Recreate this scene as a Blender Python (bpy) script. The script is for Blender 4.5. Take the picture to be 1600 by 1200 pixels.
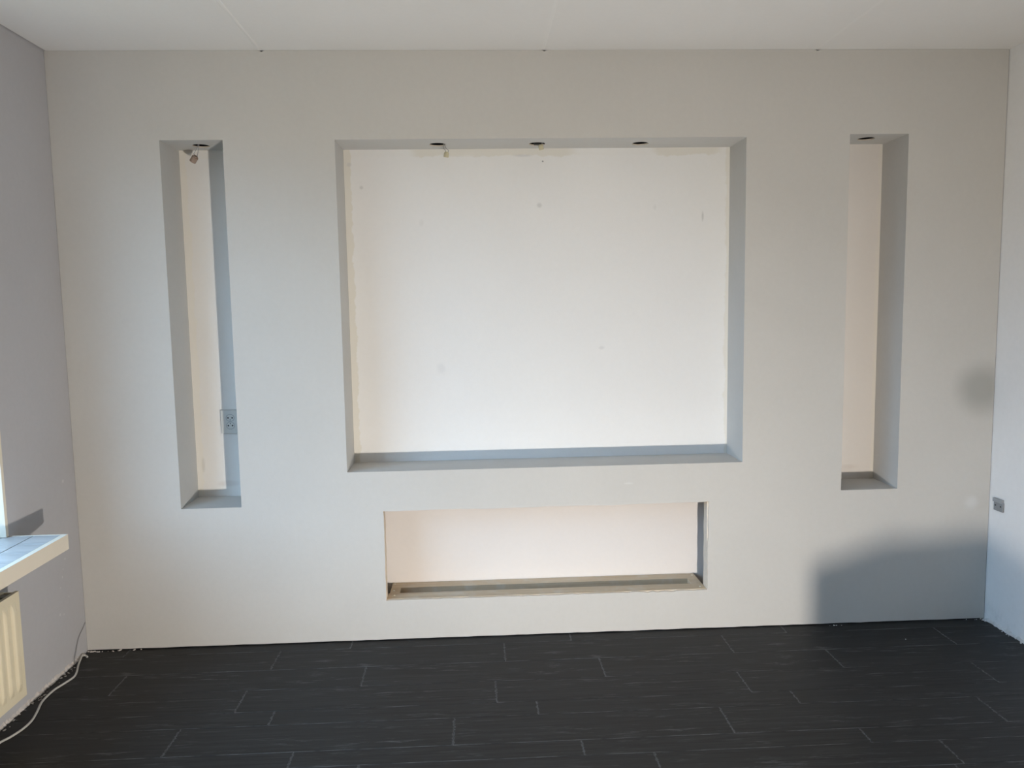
import bpy, bmesh, math, random
from mathutils import Vector, Matrix
random.seed(7)
S = bpy.context.scene
C = S.collection
for o in list(bpy.data.objects):
    bpy.data.objects.remove(o)

# ------------------------------------------------------------------ sizes (metres)
W, H = 4.1476, 2.6          # room width, height
D = 0.2245                  # depth from the false wall to the old wall
YF = -6.2                   # wall behind the camera

# ------------------------------------------------------------------ camera
f, cx, cy, cz, pt, yw, rl = 1229.86, 1.7639, -3.4859, 1.5161, -0.1003, 0.0469, -0.0166
fw = Vector((math.sin(yw)*math.cos(pt), math.cos(yw)*math.cos(pt), math.sin(pt)))
r0 = fw.cross(Vector((0, 0, 1))).normalized()
u0 = r0.cross(fw)
rv = r0*math.cos(rl) + u0*math.sin(rl)
uv = -r0*math.sin(rl) + u0*math.cos(rl)
cam = bpy.data.cameras.new('camera')
cam.sensor_fit = 'HORIZONTAL'
cam.sensor_width = 36
cam.lens = f/1600*36
cam.clip_start = 0.05
co = bpy.data.objects.new('camera', cam)
C.objects.link(co)
M = Matrix.Identity(4)
for i in range(3):
    M[i][0], M[i][1], M[i][2], M[i][3] = rv[i], uv[i], -fw[i], (cx, cy, cz)[i]
co.matrix_world = M
S.camera = co

# ------------------------------------------------------------------ world, exposure, lamps
S.view_settings.view_transform = 'Standard'
S.view_settings.look = 'None'
S.view_settings.gamma = 1
S.view_settings.use_curve_mapping = False
S.view_settings.exposure = 0.0
SKY_STRENGTH = 7.9
KEY_POWER = 76
KEY_POS = Vector((2.5, -3.0, 0.185))
wd = bpy.data.worlds.new('sky')
S.world = wd
wd.use_nodes = True
bg = wd.node_tree.nodes['Background']
_wt = wd.node_tree
_tc = _wt.nodes.new('ShaderNodeTexCoord')
_sx = _wt.nodes.new('ShaderNodeSeparateXYZ')
_mr = _wt.nodes.new('ShaderNodeMapRange')
_mr.inputs['From Min'].default_value = .02; _mr.inputs['From Max'].default_value = .16
_mc = _wt.nodes.new('ShaderNodeMix'); _mc.data_type = 'RGBA'
_mc.inputs[6].default_value = (.10, .10, .09, 1)      # roofs and ground below the skyline
_mc.inputs[7].default_value = (.425, .667, 1.0, 1)      # clear sky
_wt.links.new(_tc.outputs['Generated'], _sx.inputs[0])
_wt.links.new(_sx.outputs['Z'], _mr.inputs['Value'])
_wt.links.new(_mr.outputs['Result'], _mc.inputs[0])
_wt.links.new(_mc.outputs[2], bg.inputs['Color'])
bg.inputs['Strength'].default_value = SKY_STRENGTH

# ------------------------------------------------------------------ material helpers
def lin(*c):
    return tuple(((v/255)/12.92 if v/255 <= .04045 else ((v/255+.055)/1.055)**2.4) for v in c)

class NT:
    def __init__(s, name):
        s.m = bpy.data.materials.new(name)
        s.m.use_nodes = True
        s.t = s.m.node_tree
        s.b = s.t.nodes['Principled BSDF']
        s._tc = None
    def n(s, t, **k):
        o = s.t.nodes.new(t)
        for a, b in k.items():
            setattr(o, a, b)
        return o
    def l(s, a, b):
        s.t.links.new(a, b)
    @property
    def tc(s):
        if not s._tc:
            s._tc = s.n('ShaderNodeTexCoord')
        return s._tc.outputs['Object']
    def mapping(s, scale=(1, 1, 1), loc=(0, 0, 0), src=None):
        m = s.n('ShaderNodeMapping')
        m.inputs['Scale'].default_value = scale
        m.inputs['Location'].default_value = loc
        s.l(src or s.tc, m.inputs['Vector'])
        return m.outputs['Vector']
    def noise(s, scale, detail=4, rough=.55, src=None):
        t = s.n('ShaderNodeTexNoise')
        t.inputs['Scale'].default_value = scale
        t.inputs['Detail'].default_value = detail
        t.inputs['Roughness'].default_value = rough
        s.l(src or s.tc, t.inputs['Vector'])
        return t.outputs['Fac']
    def rng(s, v, a, b, c=0, d=1, smooth=False):
        m = s.n('ShaderNodeMapRange')
        if smooth:
            m.interpolation_type = 'SMOOTHSTEP'
        for k, x in zip(('From Min', 'From Max', 'To Min', 'To Max'), (a, b, c, d)):
            m.inputs[k].default_value = x
        s.l(v, m.inputs['Value'])
        return m.outputs['Result']
    def math(s, op, a, b=None):
        m = s.n('ShaderNodeMath', operation=op)
        for i, v in enumerate((a, b)):
            if v is None:
                continue
            if isinstance(v, (int, float)):
                m.inputs[i].default_value = v
            else:
                s.l(v, m.inputs[i])
        return m.outputs[0]
    def mix(s, fac, a, b):
        m = s.n('ShaderNodeMix', data_type='RGBA')
        for k, v in ((0, fac), (6, a), (7, b)):
            if isinstance(v, (int, float)):
                m.inputs[k].default_value = v
            elif isinstance(v, tuple):
                m.inputs[k].default_value = (*v[:3], 1)
            else:
                s.l(v, m.inputs[k])
        return m.outputs[2]
    def bump(s, h, strength=.2, dist=.002):
        b = s.n('ShaderNodeBump')
        b.inputs['Strength'].default_value = strength
        b.inputs['Distance'].default_value = dist
        s.l(h, b.inputs['Height'])
        s.l(b.outputs['Normal'], s.b.inputs['Normal'])
    def color(s, c):
        if isinstance(c, tuple):
            s.b.inputs['Base Color'].default_value = (*c[:3], 1)
        else:
            s.l(c, s.b.inputs['Base Color'])
    def spot(s, base, pos, size, col, strength=1.0, inner=.55, wob=.3):
        """a filler patch / smudge with an irregular soft rim, fixed on the wall"""
        v = s.n('ShaderNodeVectorMath', operation='SUBTRACT')
        s.l(s.tc, v.inputs[0]); v.inputs[1].default_value = pos
        w = s.n('ShaderNodeVectorMath', operation='DIVIDE')
        s.l(v.outputs[0], w.inputs[0]); w.inputs[1].default_value = size
        ln = s.n('ShaderNodeVectorMath', operation='LENGTH')
        s.l(w.outputs[0], ln.inputs[0])
        nz = s.noise(.8/max(size[0], .02), 3)
        d = s.math('ADD', ln.outputs['Value'], s.math('MULTIPLY', s.math('SUBTRACT', nz, .5), wob))
        fac = s.rng(d, inner, 1.0, strength, 0, True)
        return s.mix(fac, base, col)

def simple(name, col, rough=.6, metal=0, var=.06, vs=20, bump=0):
    t = NT(name)
    nz = t.noise(vs)
    d = tuple(max(0, c*(1-var)) for c in col); e = tuple(min(1, c*(1+var)) for c in col)
    t.color(t.mix(nz, d, e))
    t.b.inputs['Roughness'].default_value = rough
    t.b.inputs['Metallic'].default_value = metal
    if bump:
        t.bump(t.noise(vs*6), bump, .001)
    return t.m

GREY = (0.615, 0.59, 0.548)
def paint(name, col, rough=.85, mottling=.05):
    t = NT(name)
    big = t.noise(1.6, 3)
    fine = t.noise(45, 3)
    k = t.math('ADD', t.math('MULTIPLY', big, .7), t.math('MULTIPLY', fine, .3))
    c = t.mix(t.rng(k, .3, .7), tuple(x*(1-mottling) for x in col), tuple(min(1, x*(1+mottling*.5)) for x in col))
    t.b.inputs['Roughness'].default_value = rough
    t.b.inputs['Specular IOR Level'].default_value = .3
    t.bump(t.noise(160, 4, .6), .16, .002)
    return t, c

# false wall: light grey paint, one damp round filler patch and one dry white one
t, c = paint('grey_wall_paint', GREY)
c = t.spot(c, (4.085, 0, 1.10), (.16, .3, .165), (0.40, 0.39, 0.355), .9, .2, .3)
c = t.spot(c, (4.06, 0, .567), (.048, .3, .048), (.72, .71, .69), .6, .1)
c = t.spot(c, (2.45, 0, .70), (.03, .3, .006), (.70, .69, .66), .6, .2)
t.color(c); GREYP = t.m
t, c = paint('grey_lining_paint', (0.585, 0.575, 0.55))
t.color(c); LINP = t.m
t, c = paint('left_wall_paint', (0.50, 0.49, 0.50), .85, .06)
for px, pz, r in ((-.18, .36, .006), (-.16, .40, .007), (-.15, .43, .005), (-.12, .30, .005), (-.2, .25, .009), (-.17, .24, .006), (-.13, .47, .006), (-.1, .8, .012)):
    c = t.spot(c, (0, px, pz), (.3, r, r), (.70, .69, .67), .5, .1, .7)
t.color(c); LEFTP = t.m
t, c = paint('right_wall_paint', (0.86, 0.85, 0.84), .85, .05)
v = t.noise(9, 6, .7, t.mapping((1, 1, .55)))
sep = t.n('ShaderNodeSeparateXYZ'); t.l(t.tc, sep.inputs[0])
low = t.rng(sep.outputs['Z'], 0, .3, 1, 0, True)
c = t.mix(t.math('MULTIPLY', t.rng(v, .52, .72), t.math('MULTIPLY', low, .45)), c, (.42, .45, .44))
t.color(c); RIGHTP = t.m
t, c = paint('ceiling_paint', (0.83, 0.815, 0.79), .9, .03)
t.color(c); CEILP = t.m
t, c = paint('ceiling_filler', (0.85, 0.835, 0.81), .9, .03)
t.color(c); SEAMP = t.m
t, c = paint('rear_wall_paint', (0.62, 0.61, 0.59), .9, .03)
t.color(c); REARP = t.m

def niche_plaster(name, x0, x1, z0, z1, col, edge, marks=()):
    """old wall behind a niche: white paint that stops short of the rim, cream plaster round it"""
    t, c = paint(name, col, .88, .03)
    sep = t.n('ShaderNodeSeparateXYZ'); t.l(t.tc, sep.inputs[0])
    nz = t.noise(9, 5, .65)
    dl = t.math('SUBTRACT', sep.outputs['X'], x0)
    dr = t.math('SUBTRACT', x1, sep.outputs['X'])
    dt = t.math('SUBTRACT', z1, sep.outputs['Z'])
    fine = t.noise(30, 5, .7)
    wob = t.math('ADD', t.math('MULTIPLY', t.math('SUBTRACT', nz, .5), .05), t.math('MULTIPLY', t.math('SUBTRACT', fine, .5), .02))
    patch = t.rng(t.noise(2.1, 1, .5), .46, .54, .1, 1, True)
    for dd, wdt, st in ((dl, .030, .6), (dr, .017, .4), (dt, .032, .5)):
        fac = t.rng(t.math('SUBTRACT', dd, wob), wdt-.004, wdt+.004, st, 0, True)
        if dd is dt:
            fac = t.math('MULTIPLY', fac, patch)
        c = t.mix(fac, c, edge)
    for pos, size, cl, st in marks:
        c = t.spot(c, pos, size, cl, st, .3, .7)
    t.color(c)
    return t.m

t = NT('dark_oak_laminate')
oi = t.n('ShaderNodeObjectInfo')
off = t.n('ShaderNodeVectorMath', operation='MULTIPLY')
t.l(oi.outputs['Location'], off.inputs[0]); off.inputs[1].default_value = (0.0, 13.7, 0)
ad = t.n('ShaderNodeVectorMath', operation='ADD')
t.l(t.tc, ad.inputs[0]); t.l(off.outputs[0], ad.inputs[1])
src = ad.outputs[0]
g1 = t.noise(1, 6, .65, t.mapping((2.2, 46, 1), src=src))
g2 = t.noise(1, 4, .6, t.mapping((5, 150, 1), src=src))
g3 = t.noise(1, 3, .5, t.mapping((1.3, 7, 1), src=src))
k = t.math('ADD', t.math('MULTIPLY', g1, .6), t.math('MULTIPLY', g2, .4))
c = t.mix(t.rng(k, .38, .66), (.0040, .0039, .0037), (.036, .035, .034))
c = t.mix(t.rng(g3, .35, .7, 0, .55), c, (.0135, .013, .0125))
s1 = t.noise(1, 5, .75, t.mapping((6, 60, 1), (3, 1, 0), src=src))
s2 = t.noise(1, 3, .6, t.mapping((2.6, 12, 1), (7, 4, 0), src=src))
sc = t.math('MULTIPLY', t.rng(s1, .54, .70), t.rng(s2, .47, .62))
c = t.mix(t.math('MULTIPLY', sc, .8), c, (.15, .15, .15))
# limed, splintered plank ends
sep = t.n('ShaderNodeSeparateXYZ'); t.l(t.tc, sep.inputs[0])
en = t.noise(1, 3, .6, t.mapping((14, 60, 1), src=src))
de = t.math('SUBTRACT', .4962, t.math('ABSOLUTE', sep.outputs['X']))
ew = t.math('SUBTRACT', t.math('MULTIPLY', en, .022), .0082)
fac = t.rng(t.math('SUBTRACT', de, ew), -.0015, .0015, .55, 0)
c = t.mix(fac, c, (.15, .15, .148))
t.color(c)
t.l(t.rng(k, .3, .7, .50, .62), t.b.inputs['Roughness'])
t.b.inputs['Specular IOR Level'].default_value = .32
t.bump(k, .35, .0012)
PLANK = t.m
t = NT('pale_plank_bevel')  # plank edges mixed from dark to pale grey by noise
bn = t.noise(1, 4, .6, t.mapping((7, 90, 1)))
t.color(t.mix(t.rng(bn, .42, .64), (.022, .022, .022), (.18, .18, .178)))
t.b.inputs['Roughness'].default_value = .6
BEVEL = t.m
SUBF = simple('screed', (.03, .028, .026), .9)

CREAM = simple('cream_enamel', (.78, .69, .50), .45, 0, .03)
CREAMW = simple('cream_wood_edge', (.80, .72, .59), .5, 0, .03)
WHITEP = simple('white_gloss_paint', (.78, .78, .77), .4, 0, .02)
t = NT('sill_tile_glaze')
tn = t.noise(6, 5, .6, t.mapping((1, 3, 1)))
t.color(t.mix(t.rng(tn, .35, .7), (.43, .435, .43), (.58, .58, .57)))
t.b.inputs['Roughness'].default_value = .3
TILE = t.m
GROUT = simple('dark_grout', (.16, .18, .2), .8)
t = NT('raw_timber')
wn = t.noise(1, 5, .6, t.mapping((2, 60, 60)))
wn2 = t.noise(14, 3)
c = t.mix(t.rng(wn, .3, .7), (.60, .46, .30), (.76, .63, .46))
c = t.mix(t.rng(wn2, .5, .75, 0, .5), c, (.78, .73, .65))
t.color(c); t.b.inputs['Roughness'].default_value = .75; t.bump(wn, .3, .001)
TIMBER = t.m
GYPS = simple('raw_gypsum_edge', (.78, .68, .56), .95, 0, .12, 60, .4)
STUD = simple('cavity_stud', (.10, .10, .11), .8)
PLASTER = simple('crumbled_plaster', (.62, .57, .53), .95, 0, .2, 60, .5)
STEEL = simple('steel', (.85, .80, .68), .45, 1)
BLACKP = simple('black_plastic', (.015, .015, .015), .5)
DARK = simple('dark_void', (.02, .019, .018), .9)
SOCK = simple('socket_plastic', (.60, .585, .54), .45, 0, .02)
SOCKG = simple('grey_socket_plastic', (.26, .27, .28), .5, 0, .05)
SOCKH = simple('darker_grey_plastic', (.17, .175, .18), .5, 0, .05)
CERAM = simple('cream_ceramic', (.60, .54, .36), .6, 0, .15, 120)
CERAMR = simple('brown_ceramic', (.36, .26, .20), .6, 0, .2, 120)
WIREG = simple('grey_wire', (.33, .32, .32), .5)
WIREW = simple('white_cable', (.54, .52, .48), .45)
CARD = simple('cardboard', (.40, .28, .16), .9, 0, .08)
LAMPY = simple('yellow_housing', (.6, .4, .04), .5)
t = NT('window_glass')
t.t.nodes.remove(t.b)
tr = t.n('ShaderNodeBsdfTransparent'); tr.inputs[0].default_value = (.95, .97, .96, 1)
gl = t.n('ShaderNodeBsdfGlossy'); gl.inputs['Roughness'].default_value = .02
lw = t.n('ShaderNodeFresnel'); lw.inputs[0].default_value = 1.45
mx = t.n('ShaderNodeMixShader')
geo = t.n('ShaderNodeNewGeometry')
t.l(t.math('MULTIPLY', lw.outputs[0], t.math('SUBTRACT', 1, geo.outputs['Backfacing'])), mx.inputs[0]); t.l(tr.outputs[0], mx.inputs[1]); t.l(gl.outputs[0], mx.inputs[2])
t.l(mx.outputs[0], t.t.nodes['Material Output'].inputs[0])
GLASS = t.m
t = NT('lamp_diffuser')
t.b.inputs['Emission Color'].default_value = (1, .86, .68, 1)
t.b.inputs['Emission Strength'].default_value = 4
t.b.inputs['Base Color'].default_value = (.9, .9, .9, 1)
LEDP = t.m

# ------------------------------------------------------------------ mesh helpers
def obj(name, bm, mats, parent=None, loc=None, smooth=False):
    me = bpy.data.meshes.new(name)
    bmesh.ops.recalc_face_normals(bm, faces=bm.faces[:])
    if smooth:
        for fc in bm.faces:
            fc.smooth = True
    bm.to_mesh(me); bm.free()
    for m in (mats if isinstance(mats, (list, tuple)) else [mats]):
        me.materials.append(m)
    o = bpy.data.objects.new(name, me)
    C.objects.link(o)
    if parent:
        o.parent = parent
    if loc:
        o.location = loc
    return o
def empty(name, loc=(0, 0, 0), rz=0):
    o = bpy.data.objects.new(name, None)
    C.objects.link(o)
    o.empty_display_size = .05
    o.location = loc; o.rotation_euler = (0, 0, rz)
    return o
def tag(o, label, cat, group=None):
    o['label'] = label; o['category'] = cat
    if group:
        o['group'] = group
    return o
def struct(o, label=None):
    o['kind'] = 'structure'
    if label:
        o['label'] = label
    return o
def box(bm, x0, x1, y0, y1, z0, z1, bev=0, mi=0):
    r = bmesh.ops.create_cube(bm, size=1)
    vs = r['verts']
    for v in vs:
        v.co = Vector(((x0+x1)/2+v.co.x*(x1-x0), (y0+y1)/2+v.co.y*(y1-y0), (z0+z1)/2+v.co.z*(z1-z0)))
    fs = list({fc for v in vs for fc in v.link_faces})
    for fc in fs:
        fc.material_index = mi
    if bev:
        bmesh.ops.bevel(bm, geom=list({e for v in vs for e in v.link_edges}), offset=bev, segments=2, affect='EDGES', profile=.6)
def BX(*a, **k):
    bm = bmesh.new(); box(bm, *a, **k); return bm
def cyl(bm, p, q, r, n=16, r2=None, caps=True):
    p, q = Vector(p), Vector(q)
    d = q-p
    m = Matrix.Translation((p+q)/2) @ d.to_track_quat('Z', 'Y').to_matrix().to_4x4()
    bmesh.ops.create_cone(bm, cap_ends=caps, segments=n, radius1=r, radius2=r if r2 is None else r2, depth=d.length, matrix=m)
def tube(bm, pts, r, n=8, sub=6):
    P = [Vector(p) for p in pts]
    Q = []
    for i in range(len(P)-1):
        a, b, c2, d = P[max(i-1, 0)], P[i], P[i+1], P[min(i+2, len(P)-1)]
        for j in range(sub):
            t_ = j/sub
            Q.append(.5*((2*b)+(-a+c2)*t_+(2*a-5*b+4*c2-d)*t_**2+(-a+3*b-3*c2+d)*t_**3))
    Q.append(P[-1])
    rings = []
    up = Vector((0.13, 0.21, 0.97))
    for i, p in enumerate(Q):
        tg = (Q[min(i+1, len(Q)-1)]-Q[max(i-1, 0)]).normalized()
        s_ = tg.cross(up)
        if s_.length < 1e-3:
            s_ = tg.cross(Vector((1, 0, 0)))
        s_.normalize(); u_ = s_.cross(tg)
        rings.append([bm.verts.new(p+r*(math.cos(a)*s_+math.sin(a)*u_)) for a in [2*math.pi*k_/n for k_ in range(n)]])
    for a, b in zip(rings, rings[1:]):
        for k_ in range(n):
            bm.faces.new((a[k_], a[(k_+1) % n], b[(k_+1) % n], b[k_]))
    bm.faces.new(rings[0]); bm.faces.new(rings[-1])
def loop_edges(bm, pts):
    vs = [bm.verts.new(p) for p in pts]
    return vs, [bm.edges.new((vs[i], vs[(i+1) % len(vs)])) for i in range(len(vs))]
def holed(bm, loops, mi=0):
    es = []
    for lp in loops:
        es += loop_edges(bm, lp)[1]
    r = bmesh.ops.triangle_fill(bm, use_beauty=True, use_dissolve=False, edges=es)
    for g in r['geom']:
        if isinstance(g, bmesh.types.BMFace):
            g.material_index = mi
def strip(bm, A, B, mi=0, closed=True):
    va = [bm.verts.new(p) for p in A]; vb = [bm.verts.new(p) for p in B]
    n = len(A)
    for i in range(n if closed else n-1):
        fc = bm.faces.new((va[i], va[(i+1) % n], vb[(i+1) % n], vb[i])); fc.material_index = mi

# ------------------------------------------------------------------ floor: laminate planks, rows of one metre boards
fl = struct(obj('floor', BX(-.3, W+.3, YF-.2, D+.1, -.14, -.012), SUBF))
rows = [(-.0735, .875), (-.258, .285), (-.43, .828), (-.6035, .981), (-.705, .668), (-.887, .122), (-.982, .357), (-1.125, .8)]
edges_y = [.006]+[r[0] for r in rows]
starts = [.189]+[r[1] for r in rows]
bands = [(edges_y[i+1], edges_y[i], starts[i]) for i in range(len(rows))]
y = edges_y[-1]; wcyc = [.185, .17, .1, .185, .175, .14, .18]
k_ = 0
while y > YF:
    w_ = wcyc[k_ % 7]
    bands.append((max(y-w_, YF), y, random.uniform(0, .99)))
    y -= w_; k_ += 1
L = .9925
pmesh = {}
for (ya, yb, st) in bands:
    x = st-L
    while x < W:
        a, b = max(x, .004), min(x+L, W-.004)
        if b-a > .02:
            xm = x+L/2
            key = (round(yb-ya, 4), round(a-xm, 3), round(b-xm, 3))
            if key not in pmesh:
                bm = bmesh.new()
                hy = (yb-ya)/2; ch = .0014
                g_ = .0004
                top = [(a-xm+ch, -hy+ch), (b-xm-ch, -hy+ch), (b-xm-ch, hy-ch), (a-xm+ch, hy-ch)]
                mid = [(a-xm+g_, -hy+g_), (b-xm-g_, -hy+g_), (b-xm-g_, hy-g_), (a-xm+g_, hy-g_)]
                bm.faces.new([bm.verts.new((p[0], p[1], 0)) for p in top])
                strip(bm, [(p[0], p[1], 0) for p in top], [(p[0], p[1], -.0011) for p in mid], 1)
                strip(bm, [(p[0], p[1], -.0011) for p in mid], [(p[0], p[1], -.0115) for p in mid], 0)
                bm.faces.new([bm.verts.new((p[0], p[1], -.0115)) for p in mid])
                bmesh.ops.remove_doubles(bm, verts=bm.verts[:], dist=1e-6)
                o = obj('plank', bm, [PLANK, BEVEL], fl, (xm, (ya+yb)/2, 0))
                pmesh[key] = o.data
            else:
                o = bpy.data.objects.new('plank', pmesh[key])
                C.objects.link(o); o.parent = fl; o.location = (xm, (ya+yb)/2, 0)
        x += L

# ------------------------------------------------------------------ ceiling: plasterboards with filled seams
ce = struct(obj('ceiling', BX(-.3, W+.3, YF-.2, D+.2, H+.018, H+.16), DARK))
seams = [.890, 2.0855, 3.280]
ed = [-.3]+seams+[W+.001]
for i in range(4):
    a = .0055 if i == 0 else ed[i]+.0004
    b = ed[i+1]-.0004
    y1_ = D
    while y1_ > YF-.1:
        obj('ceiling_panel', BX(a, b, max(y1_-2.6, YF)+.0015, y1_, H, H+.0175, bev=.0012), CEILP, ce)
        y1_ -= 2.6
for sx_, amp in zip(seams, (1.0, .4, .22)):
    bm = bmesh.new()
    prof = [(-.011, 0), (-.006, -.0016*amp), (.0, -.0026*amp), (.004, -.002*amp), (.0065, 0)]
    prev = None
    N = 120
    for i in range(N+1):
        yy = -.006+(YF+.05)*i/N
        j = [(px+random.uniform(-.0012, .0012), pz*random.uniform(.75, 1.2)) for px, pz in prof]
        ring = [bm.verts.new((sx_+px, yy, H+.0002+pz)) for px, pz in j]
        if prev:
            for a, b, c2, d in zip(prev, prev[1:], ring[1:], ring):
                bm.faces.new((a, b, c2, d))
        prev = ring
    obj('seam_filler', bm, SEAMP, ce)

# ------------------------------------------------------------------ false wall with niches
NI = {'L': (.4495, .7134, .6389, 2.2335), 'M': (1.1852, 2.9744, .7841, 2.2313), 'R': (3.438, 3.704, .640, 2.240)}
SL = (1.3398, 2.8173, .1884, .6023)
def rect(x0, x1, z0, z1, y):
    return [(x0, y, z0), (x1, y, z0), (x1, y, z1), (x0, y, z1)]
def ragged():
    """outline of the low opening: sawn by hand through the board, torn lower lip"""
    x0, x1, z0, z1 = SL
    pts = []
    n = 64
    for i in range(n):
        x = x0+(x1-x0)*i/n
        k = .0008
        if i in (9, 10, 11, 12, 13, 14, 15, 16): k = .0022
        if 24 <= i <= 38: k = .0026
        if i > 47: k = .0055
        pts.append((x, z0+random.uniform(-k, k*.5)-.0004))
    for i in range(20):
        k = .001 if i < 8 else .0022
        pts.append((x1+random.uniform(-k*.5, k)+(.0032 if i > 11 else 0), z0+(z1-z0)*i/20))
    for i in range(48):
        k = .0011
        pts.append((x1+.0035*(i == 0)+(x0-x1)*i/48, z1+random.uniform(-k, k)+(.004 if i == 0 else 0)+.0012*math.sin(i*.35)))
    for i in range(16):
        pts.append((x0+random.uniform(-.0012, .0012), z1+(z0-z1)*i/16))
    return pts
rag = ragged()
T = .065
bm = bmesh.new()
n = 90
outer = [(.0009, 0, .005)]
for i in range(1, n):
    outer.append((.0009+(W-.0029)*i/n, 0, .004+random.uniform(0, .0018)))
outer += [(W-.002, 0, .005)]
# top edge with the small notches where the ceiling seams end
tops = [W-.002]
outer.append((W-.002, 0, H-.0005))
for sx_ in reversed(seams):
    outer += [(sx_+.016, 0, H-.0005), (sx_+.004, 0, H-.006), (sx_-.008, 0, H-.0005)]
outer.append((.0009, 0, H-.0005))
holed(bm, [outer]+[rect(*NI[k], 0) for k in 'LMR']+[[(p[0], 0, p[1]) for p in rag]])
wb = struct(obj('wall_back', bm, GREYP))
bm = bmesh.new()
x0, x1, z0, z1 = SL
def snap(p):
    d = [(abs(p[0]-x0), 0), (abs(p[0]-x1), 1), (abs(p[1]-z0), 2), (abs(p[1]-z1), 3)]
    k = min(d)[1]
    return [(x0, p[1]), (x1, p[1]), (p[0], z0-.001), (p[0], z1+.001)][k]
mid_ = [(p[0]+.0005*random.uniform(-1, 1), .0115, p[1]+.0008*random.uniform(-1, 1)) for p in rag]
inn = [(snap(p)[0], .0125, snap(p)[1]) for p in rag]
strip(bm, [(p[0], 0, p[1]) for p in rag], mid_, 0)
strip(bm, mid_, inn, 0)
strip(bm, inn, [(q[0]+.0008*math.sin(q[2]*50), T, q[2]+.0004) for q in inn], 0)
holed(bm, [rect(x0-.16, x1+.16, .0, z1+.12, T+.0005), rect(x0-.002, x1+.002, z0-.004, z1+.004, T+.0005)])
obj('sawn_board_edge', bm, GYPS, wb)['label'] = 'torn raw edge of the low opening'

HOLES = {'L': [(.582, .124)], 'M': [(1.619, .122), (2.064, .122), (2.531, .129)], 'R': [(3.562, .104)]}
RH = .037
def ring(cx_, cy_, z_, r=RH, n=28):
    return [(cx_+r*math.cos(2*math.pi*i/n), cy_+r*math.sin(2*math.pi*i/n), z_) for i in range(n)]
for k in 'LMR':
    x0, x1, z0, z1 = NI[k]
    Y0 = .0003
    bm = bmesh.new(); bm.faces.new([bm.verts.new(p) for p in ((x0, Y0, z0), (x0, D, z0), (x0, D, z1), (x0, Y0, z1))])
    obj('niche_jamb', bm, LINP, wb)
    bm = bmesh.new(); bm.faces.new([bm.verts.new(p) for p in ((x1, Y0, z0), (x1, D, z0), (x1, D, z1), (x1, Y0, z1))])
    obj('niche_jamb', bm, LINP, wb)
    bm = bmesh.new(); bm.faces.new([bm.verts.new(p) for p in ((x0, Y0, z0), (x1, Y0, z0), (x1, D, z0), (x0, D, z0))])
    obj('niche_ledge', bm, LINP, wb)
    bm = bmesh.new()
    holed(bm, [[(x0, Y0, z1), (x1, Y0, z1), (x1, D, z1), (x0, D, z1)]]+[ring(a, b, z1) for a, b in HOLES[k]])
    so = obj('niche_soffit', bm, LINP, wb)
    for a, b in HOLES[k]:
        bm = bmesh.new()
        strip(bm, ring(a, b, z1, RH*1.0), ring(a, b, z1+.005, RH*1.0))
        strip(bm, ring(a, b, z1+.005, RH*1.0), ring(a, b, z1+.006, .075), 1)
        strip(bm, ring(a, b, z1+.006, .075), ring(a, b, z1+.09, .075), 1)
        bm.faces.new([bm.verts.new(p) for p in ring(a, b, z1+.09, .075)]).material_index = 1
        obj('spot_hole', bm, [GYPS, DARK], so)
# old masonry behind the niches
WHITE_OLD = (.86, .845, .82)
SM = (.62, .61, .59)
marks = [((2.097, D, 2.173), (.006, .3, .006), (.2, .2, .2), .8), ((2.08, D, 1.973), (.016, .3, .016), SM, .6), ((2.848, D, 1.915), (.007, .3, .03), SM, .75),
         ((1.262, D, 2.062), (.013, .3, .012), SM, .6), ((2.367, D, 1.307), (.02, .3, .012), (.72, .71, .70), .6), ((1.607, D, 1.222), (.03, .3, .035), (.75, .74, .73), .5),
         ((2.62, D, 1.96), (.014, .3, .018), SM, .2), ((1.53, D, 1.9), (.016, .3, .02), SM, .15), ((1.21, D, 2.165), (.016, .3, .012), SM, .5), ((2.0, D, 2.2), (.05, .3, .008), SM, .5)]
for k in 'LMR':
    x0, x1, z0, z1 = NI[k]
    m = niche_plaster('old_plaster', x0, x1, z0, z1, WHITE_OLD if k == 'M' else ((.86, .825, .775) if k == 'L' else (.83, .775, .72)), (.74, .69, .58) if k == 'M' else (.855, .80, .70), marks if k == 'M' else
                      [((x0+.03, D, z0+.15), (.012, .3, .05), (.55, .5, .42), .3), ((x0+.14, D, z0+.06), (.07, .3, .02), (.66, .58, .52), .35)])
    obj('niche_back', BX(x0-.004, x1+.004, D, D+.02, z0-.004, z1+.004), m, wb)
m = niche_plaster('old_plaster_low', 1.0, 3.2, 0, 1, (.84, .79, .75), (.8, .75, .7))
obj('cavity_back', BX(1.15, 3.05, D+.0004, D+.02, 0, .775), m, wb)
obj('cavity_stud', BX(1.165, 1.215, T+.001, D, 0, .775), STUD, wb)
obj('cavity_stud', BX(2.96, 3.01, T+.001, D, 0, .775), STUD, wb)
obj('cavity_top', BX(1.165, 3.01, T+.001, D, .755, .775), STUD, wb)
bm = bmesh.new(); box(bm, -.3, W+.3, D+.021, D+.16, -.1, H+.1); obj('masonry', bm, REARP, wb)

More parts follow.
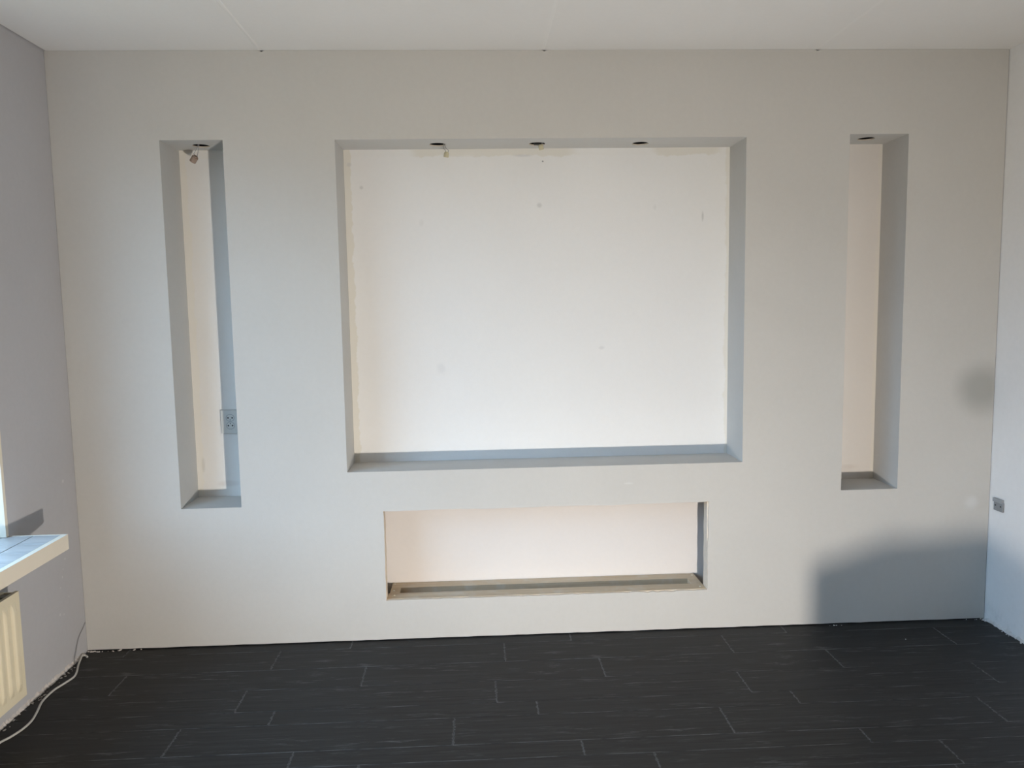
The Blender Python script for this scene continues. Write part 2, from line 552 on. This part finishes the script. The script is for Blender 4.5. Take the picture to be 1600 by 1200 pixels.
# side walls
def hole_wall(name, mat, yh0, yh1, zh0, zh1, xin, xout):
    bm = bmesh.new()
    for x in (xin, xout):
        holed(bm, [[(x, YF-.1, -.01), (x, D+.1, -.01), (x, D+.1, H+.03), (x, YF-.1, H+.03)], [(x, yh0, zh0), (x, yh1, zh0), (x, yh1, zh1), (x, yh0, zh1)]])
    strip(bm, [(xin, yh0, zh0), (xin, yh1, zh0), (xin, yh1, zh1), (xin, yh0, zh1)], [(xout, yh0, zh0), (xout, yh1, zh0), (xout, yh1, zh1), (xout, yh0, zh1)])
    return struct(obj(name, bm, mat))
WY0, WY1, WZ0, WZ1 = -3.0, -.51, .615, 2.42
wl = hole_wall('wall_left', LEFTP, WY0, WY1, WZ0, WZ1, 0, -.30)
wr = struct(obj('wall_right', BX(W, W+.2, YF-.1, D+.1, -.01, H+.03), RIGHTP))
wf = struct(obj('wall_front', BX(-.25, W+.25, YF-.15, YF, -.01, H+.03), REARP))

# crumbly plaster beads along the foot of the side walls and in the corners
def bead(name, p0, p1, inward, w, h, n, mat, parent, seed):
    rnd = random.Random(seed)
    bm = bmesh.new(); prev = None
    p0, p1, inward = Vector(p0), Vector(p1), Vector(inward)
    for i in range(n+1):
        p = p0.lerp(p1, i/n)
        a, b = w*rnd.uniform(.35, 1.2), h*rnd.uniform(.5, 1.2)
        pr = [p+Vector((0, 0, b)), p+inward*a*.55+Vector((0, 0, b*.6)), p+inward*a, p+inward*a*.9-Vector((0, 0, .002))]
        if i in (0, n):
            pr = [p+(q-p)*.2 for q in pr]
        ring_ = [bm.verts.new(q) for q in pr]
        if prev:
            for a_, b_, c_, d_ in zip(prev, prev[1:], ring_[1:], ring_):
                bm.faces.new((a_, b_, c_, d_))
        prev = ring_
    return obj(name, bm, mat, parent)
bead('plaster_bead', (0, -.03, .0015), (0, -2.2, .0015), (1, 0, 0), .011, .014, 230, PLASTER, wl, 3)
bead('plaster_bead', (W, -.005, .0015), (W, -2.2, .0015), (-1, 0, 0), .009, .014, 230, simple('white_crumbled_plaster', (.66, .66, .65), .95, 0, .2, 50, .5), wr, 4)

# ------------------------------------------------------------------ window in the left wall
wn = empty('window_1', (0, 0, 0)); struct(wn, 'white framed window in the left wall above the tiled sill')
bm = bmesh.new()
fx0, fx1 = -.215, -.15
box(bm, fx0, fx1, WY0+.002, WY0+.06, .69, WZ1-.002, .004); box(bm, fx0, fx1, WY1-.06, WY1-.002, .69, WZ1-.002, .004)
box(bm, fx0, fx1, WY0+.06, WY1-.06, .69, .75, .004); box(bm, fx0, fx1, WY0+.06, WY1-.06, WZ1-.06, WZ1-.002, .004)
box(bm, fx0, fx1, -1.78, -1.72, .75, WZ1-.06, .004)
obj('window_frame', bm, WHITEP, wn)
obj('pane', BX(-.185, -.181, -1.72, WY1-.06, .75, WZ1-.06), GLASS, wn)
obj('pane', BX(-.185, -.181, WY0+.06, -1.78, .75, WZ1-.06), GLASS, wn)
obj('casing', BX(-.026, .0005, WY1-.016, WY1+.0005, .6812, WZ1-.005, bev=.001), CREAMW, wn)['label'] = 'cream painted corner strip'

# ------------------------------------------------------------------ tiled window sill
ws = tag(empty('window_sill', (0, -1.85, .62)), 'tiled window sill with a thick cream front edge, above the radiator', 'window sill')
def loc(o):
    """children are modelled in room coordinates; undo the parent's offset"""
    o.matrix_parent_inverse = Matrix.Translation(o.parent.location).inverted() if o.parent.rotation_euler.z == 0 else o.parent.matrix_basis.inverted()
    return o
ye, ys = -.5, -3.01
SZ = .6806
loc(obj('sill_board', BX(-.148, .19, ys, ye-.006, .623, SZ-.005), GROUT, ws))
bm = bmesh.new(); box(bm, .1905, .2128, ys, ye, .6228, SZ, .0012); box(bm, .0005, .1905, ye-.0065, ye, .6228, SZ, .0008)
loc(obj('front_edge', bm, CREAMW, ws))['label'] = 'cream painted wooden edge'
tm = None
xs = [(-.147, -.0205), (-.018, .0868), (.0912, .1885)]
for (xa, xb) in xs:
    y = ye-.009
    me_ = None
    while y-.1065 > ys:
        if me_ is None:
            bm = BX(xa, xb, -.1065, 0, SZ-.0045, SZ-.0008, bev=.0008)
            o = obj('tile', bm, TILE, ws); me_ = o.data
        else:
            o = bpy.data.objects.new('tile', me_); C.objects.link(o); o.parent = ws
        o.location = (0, y, 0); loc(o)
        y -= .1095

# ------------------------------------------------------------------ radiator
rd = tag(empty('radiator', (.06, -1.6, .10)), 'cream ribbed panel radiator under the tiled window sill', 'radiator')
ry1, ry0, rz0, rz1, rx = -.632, -2.55, .118, .512, .10
bm = bmesh.new()
# front sheet with vertical pressed channels
ny = 420; nz = 26
yy = [ry1-(ry1-ry0)*i/ny for i in range(ny+1)]
zz = [rz0+(rz1-rz0)*j/nz for j in range(nz+1)]
def relief(y, z):
    u_ = ((ry1-y)-.018) / .0475
    d = abs((u_ % 1)-.5)*2
    s_ = 1-min(1, max(0, (d-.30)/.42)); s_ = s_*s_*(3-2*s_)
    e_ = min(1, max(0, (rz1-.036-z)/.016))*min(1, max(0, (z-rz0-.036)/.016))
    if u_ < 0 or y < ry0+.018:
        s_ = 0
    return .0085*s_*e_
vv = [[bm.verts.new((rx-.0085+relief(a, b), a, b)) for b in zz] for a in yy]
for i in range(ny):
    for j in range(nz):
        bm.faces.new((vv[i][j], vv[i+1][j], vv[i+1][j+1], vv[i][j+1]))
edge_ring = [(rx-.0085, ry1, rz0), (rx-.0085, ry0, rz0), (rx-.0085, ry0, rz1), (rx-.0085, ry1, rz1)]
strip(bm, edge_ring, [(rx-.022, p[1], p[2]) for p in edge_ring])
loc(obj('front_panel', bm, CREAM, rd, smooth=False))
loc(obj('back_panel', BX(.03, .042, ry0, ry1, rz0, rz1-.002, bev=.003), CREAM, rd))
loc(obj('side_cover', BX(.043, .077, ry1-.006, ry1, rz0+.02, rz1-.004, bev=.001), CREAM, rd))
bm = bmesh.new()
for i in range(38):
    yq = ry1-.02-i*.05
    box(bm, .043, .077, yq-.03, yq, rz1-.012, rz1-.006)
gr = loc(obj('top_grille', bm, simple('dusty_grille', (.25, .23, .2), .7), rd)); gr['kind'] = 'stuff'
for yq in (-.85, -2.3):
    loc(obj('wall_bracket', BX(.0005, .03, yq-.015, yq+.015, .2, .45), CREAM, rd))
bm = bmesh.new(); cyl(bm, (.06, -2.4, -.001), (.06, -2.4, rz0+.01), .0075); loc(obj('pipe', bm, CREAM, rd, smooth=True))
bm = bmesh.new(); cyl(bm, (.06, -2.34, -.001), (.06, -2.34, rz0+.01), .0075); loc(obj('pipe', bm, CREAM, rd, smooth=True))

# ------------------------------------------------------------------ timber frame lying in the low opening
tf = tag(empty('timber_frame', (2.08, .11, .15)), 'raw timber ladder frame lying in the low opening of the grey wall', 'timber frame')
FZ = .1895
loc(obj('front_rail', BX(1.3405, 2.816, .0132, .086, .150, FZ, bev=.0012), TIMBER, tf))
loc(obj('back_rail', BX(1.346, 2.815, .155, .2235, .150, FZ, bev=.0012), TIMBER, tf))
loc(obj('end_block', BX(1.346, 1.392, .0865, .1545, .150, FZ-.0004, bev=.001), TIMBER, tf))
loc(obj('end_block', BX(2.766, 2.815, .0865, .1545, .150, FZ-.0004, bev=.001), TIMBER, tf))
for xx in (1.40, 2.08, 2.75):
    loc(obj('leg', BX(xx-.02, xx+.02, .16, .215, .0005, .1495), TIMBER, tf))
    loc(obj('leg', BX(xx-.02, xx+.02, .02, .075, .0005, .1495), TIMBER, tf))
for xx, yy_ in ((1.362, .118), (1.37, .056), (1.358, .205), (2.80, .195), (2.795, .04)):
    bm = bmesh.new(); cyl(bm, (xx, yy_, FZ-.002), (xx, yy_, FZ+.0018), .0060, 14, .0042)
    box(bm, xx-.003, xx+.003, yy_-.0006, yy_+.0006, FZ+.0017, FZ+.0021)
    loc(obj('screw', bm, STEEL, tf))

# ------------------------------------------------------------------ sockets
def sgroup(name, p, label):
    return tag(empty(name, p), label, 'socket')
sk = sgroup('wall_socket', (.621, D, .994), 'double wall socket plate in the left niche, half in shadow')
px0, px1, pz0, pz1 = .5755, .6665, .940, 1.0485
loc(obj('cover_plate', BX(px0, px1, D-.013, D-.003, pz0, pz1, bev=.001), SOCK, sk))
loc(obj('plate_shadow_rim', BX(px0-.001, px1+.001, D-.0032, D-.0003, pz0-.001, pz1+.001), SOCKH, sk))  # dark rim stands in for the shadow gap round the cover plate
for zc, e in ((1.013, -1), (.9765, 1)):
    xc = .6185
    bm = bmesh.new()
    strip(bm, [(xc+.0195*math.cos(a), D-.0132, zc+.0175*math.sin(a)) for a in [2*math.pi*i/28 for i in range(28)]],
          [(xc+.0185*math.cos(a), D-.0142, zc+.0166*math.sin(a)) for a in [2*math.pi*i/28 for i in range(28)]])
    strip(bm, [(xc+.0185*math.cos(a), D-.0142, zc+.0166*math.sin(a)) for a in [2*math.pi*i/28 for i in range(28)]],
          [(xc+.0175*math.cos(a), D-.0133, zc+.0157*math.sin(a)) for a in [2*math.pi*i/28 for i in range(28)]])
    fc = bm.faces.new([bm.verts.new((xc+.0175*math.cos(a), D-.0133, zc+.0157*math.sin(a))) for a in [2*math.pi*i/28 for i in range(28)]])
    for fc_ in bm.faces:
        if len(fc_.verts) == 4:
            fc_.material_index = 1
    fp = loc(obj('socket_face', bm, [SOCK, SOCKG], sk))
    for dx in (-.0095, .0095):
        bm = bmesh.new(); cyl(bm, (xc+dx, D-.0139, zc), (xc+dx, D-.0120, zc), .0035, 14)
        obj('pin_hole', bm, BLACKP, fp)
    bm = bmesh.new(); cyl(bm, (xc, D-.0138, zc+e*.0095), (xc, D-.0120, zc+e*.0095), .0026, 12)
    obj('earth_hole', bm, SOCKH, fp)
so = sgroup('wall_socket', (W, -.07, .568), 'small grey wall socket with raised flap on the white right wall')
def yz(y_, z_, dx=0):
    return (W-dx, y_, z_)
bm = bmesh.new(); box(bm, W-.010, W-.0003, -.103, -.044, .541, .584, .0015); loc(obj('socket_body', bm, SOCKG, so))
bm = bmesh.new(); box(bm, W-.014, W-.0003, -.100, -.040, .580, .597, .0015); loc(obj('flap', bm, simple('flap_plastic', (.33, .34, .35), .5), so))['label'] = 'lighter grey hinged flap'
for yq in (-.056, -.092):
    bm = bmesh.new(); cyl(bm, (W-.0106, yq, .565), (W-.009, yq, .565), .0042, 12); loc(obj('pin_hole', bm, BLACKP, so))

# ------------------------------------------------------------------ lamp holders left hanging out of the spot holes
def lamp_holder(p_hole, p_body, tilt, mat, label, size=.011):
    o = tag(empty('lamp_holder', p_body), label, 'lamp holder', 'lamp holders left hanging from the spot holes')
    h = Vector(p_hole)-Vector(p_body)
    R = Matrix.Rotation(tilt[0], 3, 'Y') @ Matrix.Rotation(tilt[1], 3, 'X')
    bm = bmesh.new()
    cyl(bm, (0, 0, -size*1.0), (0, 0, size*.75), size, 18)
    cyl(bm, (0, 0, size*.75), (0, 0, size*1.15), size*.72, 18)
    bmesh.ops.transform(bm, matrix=R.to_4x4(), verts=bm.verts)
    b = obj('holder_body', bm, mat, o)
    for s_ in (-1, 1):
        bm = bmesh.new(); cyl(bm, (s_*size*.42, 0, -size*1.03), (s_*size*.42, 0, -size*.9), size*.2, 10)
        bmesh.ops.transform(bm, matrix=R.to_4x4(), verts=bm.verts)
        obj('pin_hole', bm, BLACKP, b)
        bm = bmesh.new()
        a = R @ Vector((s_*size*.5, 0, size*1.1))
        tube(bm, [a, a+Vector((s_*.002, 0, .008)), h*.6+Vector((s_*.006, 0, 0)), h+Vector((s_*.002, 0, .0)), h+Vector((0, 0, .03))], .0013, 6)
        obj('wire', bm, WIREG, o, smooth=True)
    return o
lamp_holder((.572, .122, 2.236), (.5435, .14, 2.180), (.7, .3), CERAMR, 'brownish lamp holder dangling on wires at the top of the left niche', .0142)
lamp_holder((1.648, .122, 2.233), (1.657, .12, 2.187), (.2, .2), CERAM, 'cream lamp holder dangling lower from the left hole of the wide niche')
lamp_holder((2.078, .122, 2.234), (2.081, .12, 2.2165), (-.2, .25), CERAM, 'cream lamp holder tucked just below the middle hole of the wide niche')
# spring clip in the middle hole
sc_ = tag(empty('spring_clip', (2.066, .122, 2.231)), 'black clip in the middle spot hole of the wide niche', 'clip')
bm = bmesh.new(); box(bm, -.016, .014, -.008, .012, -.003, .012, .001); obj('clip_body', bm, BLACKP, sc_)
bm = bmesh.new(); tube(bm, [(.012, 0, .004), (.024, 0, .002), (.032, .002, .001)], .0018, 6); obj('clip_arm', bm, BLACKP, sc_)

# ------------------------------------------------------------------ cable on the floor, thin wire at the corner
bm = bmesh.new()
pts = [(.034, -.072, .005), (.022, -.060, .006), (.012, -.070, .012), (.018, -.10, .008), (.034, -.153, .0045), (.058, -.215, .0045), (.069, -.262, .0045), (.059, -.316, .0045), (.045, -.375, .0045), (.048, -.462, .0045),
       (.071, -.542, .0045), (.087, -.609, .0045), (.087, -.667, .0045), (.073, -.721, .0045), (.056, -.76, .0045), (.044, -.85, .0045), (.05, -1.1, .0045), (.04, -1.6, .0045)]
tube(bm, pts, .0042, 8, 8)
tag(obj('cable', bm, WIREW, smooth=True), 'white cable snaking over the dark floor along the left wall', 'cable')
bm = bmesh.new()
tube(bm, [(.003, -.008, .137), (.0032, -.031, .120), (.0036, -.06, .105), (.0045, -.083, .086), (.006, -.105, .052), (.009, -.128, .022), (.016, -.136, .002)], .0021, 6, 8)
tag(obj('thin_wire', bm, WIREG, smooth=True), 'thin grey wire running from a hole in the left corner to the floor', 'wire')

def crumbs(name, label, spots, mat, seed):
    rnd = random.Random(seed); bm = bmesh.new()
    for (x, y, s_, nn, spread) in spots:
        for _ in range(nn):
            r = s_*rnd.uniform(.3, 1)
            px_, py_ = x+rnd.uniform(-1, 1)*spread[0], y+rnd.uniform(-1, 1)*spread[1]
            m = Matrix.Translation((px_, py_, r*.45)) @ Matrix.Rotation(rnd.uniform(0, 6), 4, 'Z') @ Matrix.Diagonal((r*rnd.uniform(.8, 1.9), r, r*.6, 1))
            q = bmesh.ops.create_icosphere(bm, subdivisions=1, radius=1, matrix=m)
            for v in q['verts']:
                v.co += Vector((rnd.uniform(-1, 1), rnd.uniform(-1, 1), 0))*r*.2
                v.co.z = max(v.co.z, .0003)
    o = tag(obj(name, bm, mat), label, 'plaster crumbs'); o['kind'] = 'stuff'
    return o
crumbs('plaster_crumbs', 'pale plaster crumbs along the foot of the left wall and corner', [(.022, -.3, .0045, 22, (.008, .14)), (.02, -.55, .005, 12, (.008, .16)), (.02, -.012, .006, 8, (.014, .004)),
       (.09, -.015, .005, 9, (.05, .005)), (.2, -.006, .006, 6, (.07, .002)), (.03, -.9, .005, 6, (.008, .06))], PLASTER, 5)
crumbs('plaster_crumbs', 'white plaster crumbs along the foot of the right wall', [(W-.014, -.02, .005, 7, (.01, .012)), (W-.013, -.25, .004, 14, (.005, .22)), (W-.06, -.006, .004, 4, (.05, .003)), (3.42, -.016, .006, 5, (.03, .002)), (3.66, -.19, .0035, 1, (0, 0))], RIGHTP, 6)

# ------------------------------------------------------------------ added, out of view: lamp body for the low light, sack as shadow caster
wk = tag(empty('added_work_lamp', (KEY_POS.x, KEY_POS.y-.05, 0)), 'unseen yellow floodlight added on the floor to carry the low light on the niche wall', 'lamp')  # lamp body added to hold the low light that the shadows point to
kx, ky, kz = 0, .05, KEY_POS.z
bm = bmesh.new(); box(bm, -.10, .10, -.04, .040, kz-.075, kz+.075, .008); obj('housing', bm, LAMPY, wk)
bm = bmesh.new(); box(bm, -.055, .055, .0402, .044, kz-.05, kz+.05, .001); obj('diffuser', bm, LEDP, wk)
bm = bmesh.new(); tube(bm, [(-.115, 0, kz), (-.115, .0, .03), (-.115, -.12, .008), (.115, -.12, .008), (.115, 0, .03), (.115, 0, kz)], .008, 8, 4); obj('stand', bm, BLACKP, wk)
kl = bpy.data.lights.new('key', 'AREA')
kl.shape = 'DISK'; kl.size = .085; kl.energy = KEY_POWER; kl.color = (1, .933, .855)
kl.spread = math.radians(170)
ko = bpy.data.objects.new('lamp_light', kl); C.objects.link(ko)
ko.parent = wk
ko.location = (0, .05, kz)
ko.rotation_euler = (math.radians(90-2), 0, math.radians(16))

sk_ = tag(empty('shadow_caster_sack', (2.918, -2.06, 0), math.radians(24)), 'unseen brown sack added on the dark floor to cast the soft shadow at lower right', 'sack')  # unseen sack, shaped to cast the soft shadow low on the right
bm = bmesh.new()
NU, NV = 28, 14
rings_ = []
for j in range(NV+1):
    v_ = j/NV
    fl_ = (1-abs(2*v_-1)**14)**.2 if 0 < v_ < 1 else 0
    rr = max(.7, fl_) if j not in (0, NV) else .5
    rg = []
    for i in range(NU):
        a = 2*math.pi*i/NU
        ca, sa = math.cos(a), math.sin(a)
        px_ = math.copysign(abs(ca)**.45, ca)*.166*rr
        py_ = math.copysign(abs(sa)**.6, sa)*.085*rr
        pz_ = v_*(.252+.115*px_)
        wr_ = .004*math.sin(7*a+11*v_)+.003*math.sin(13*v_+3*a)
        rg.append(bm.verts.new((px_*(1+wr_*4), py_*(1+wr_*4), pz_+.0005)))
    rings_.append(rg)
for a, b in zip(rings_, rings_[1:]):
    for i in range(NU):
        bm.faces.new((a[i], a[(i+1) % NU], b[(i+1) % NU], b[i]))
bm.faces.new(rings_[0]); bm.faces.new(rings_[-1])
obj('sack_body', bm, CARD, sk_, smooth=True)
bm = bmesh.new(); box(bm, -.085, .085, -.004, .004, .2475, .254, .001); obj('stitched_seam', bm, CREAM, sk_)
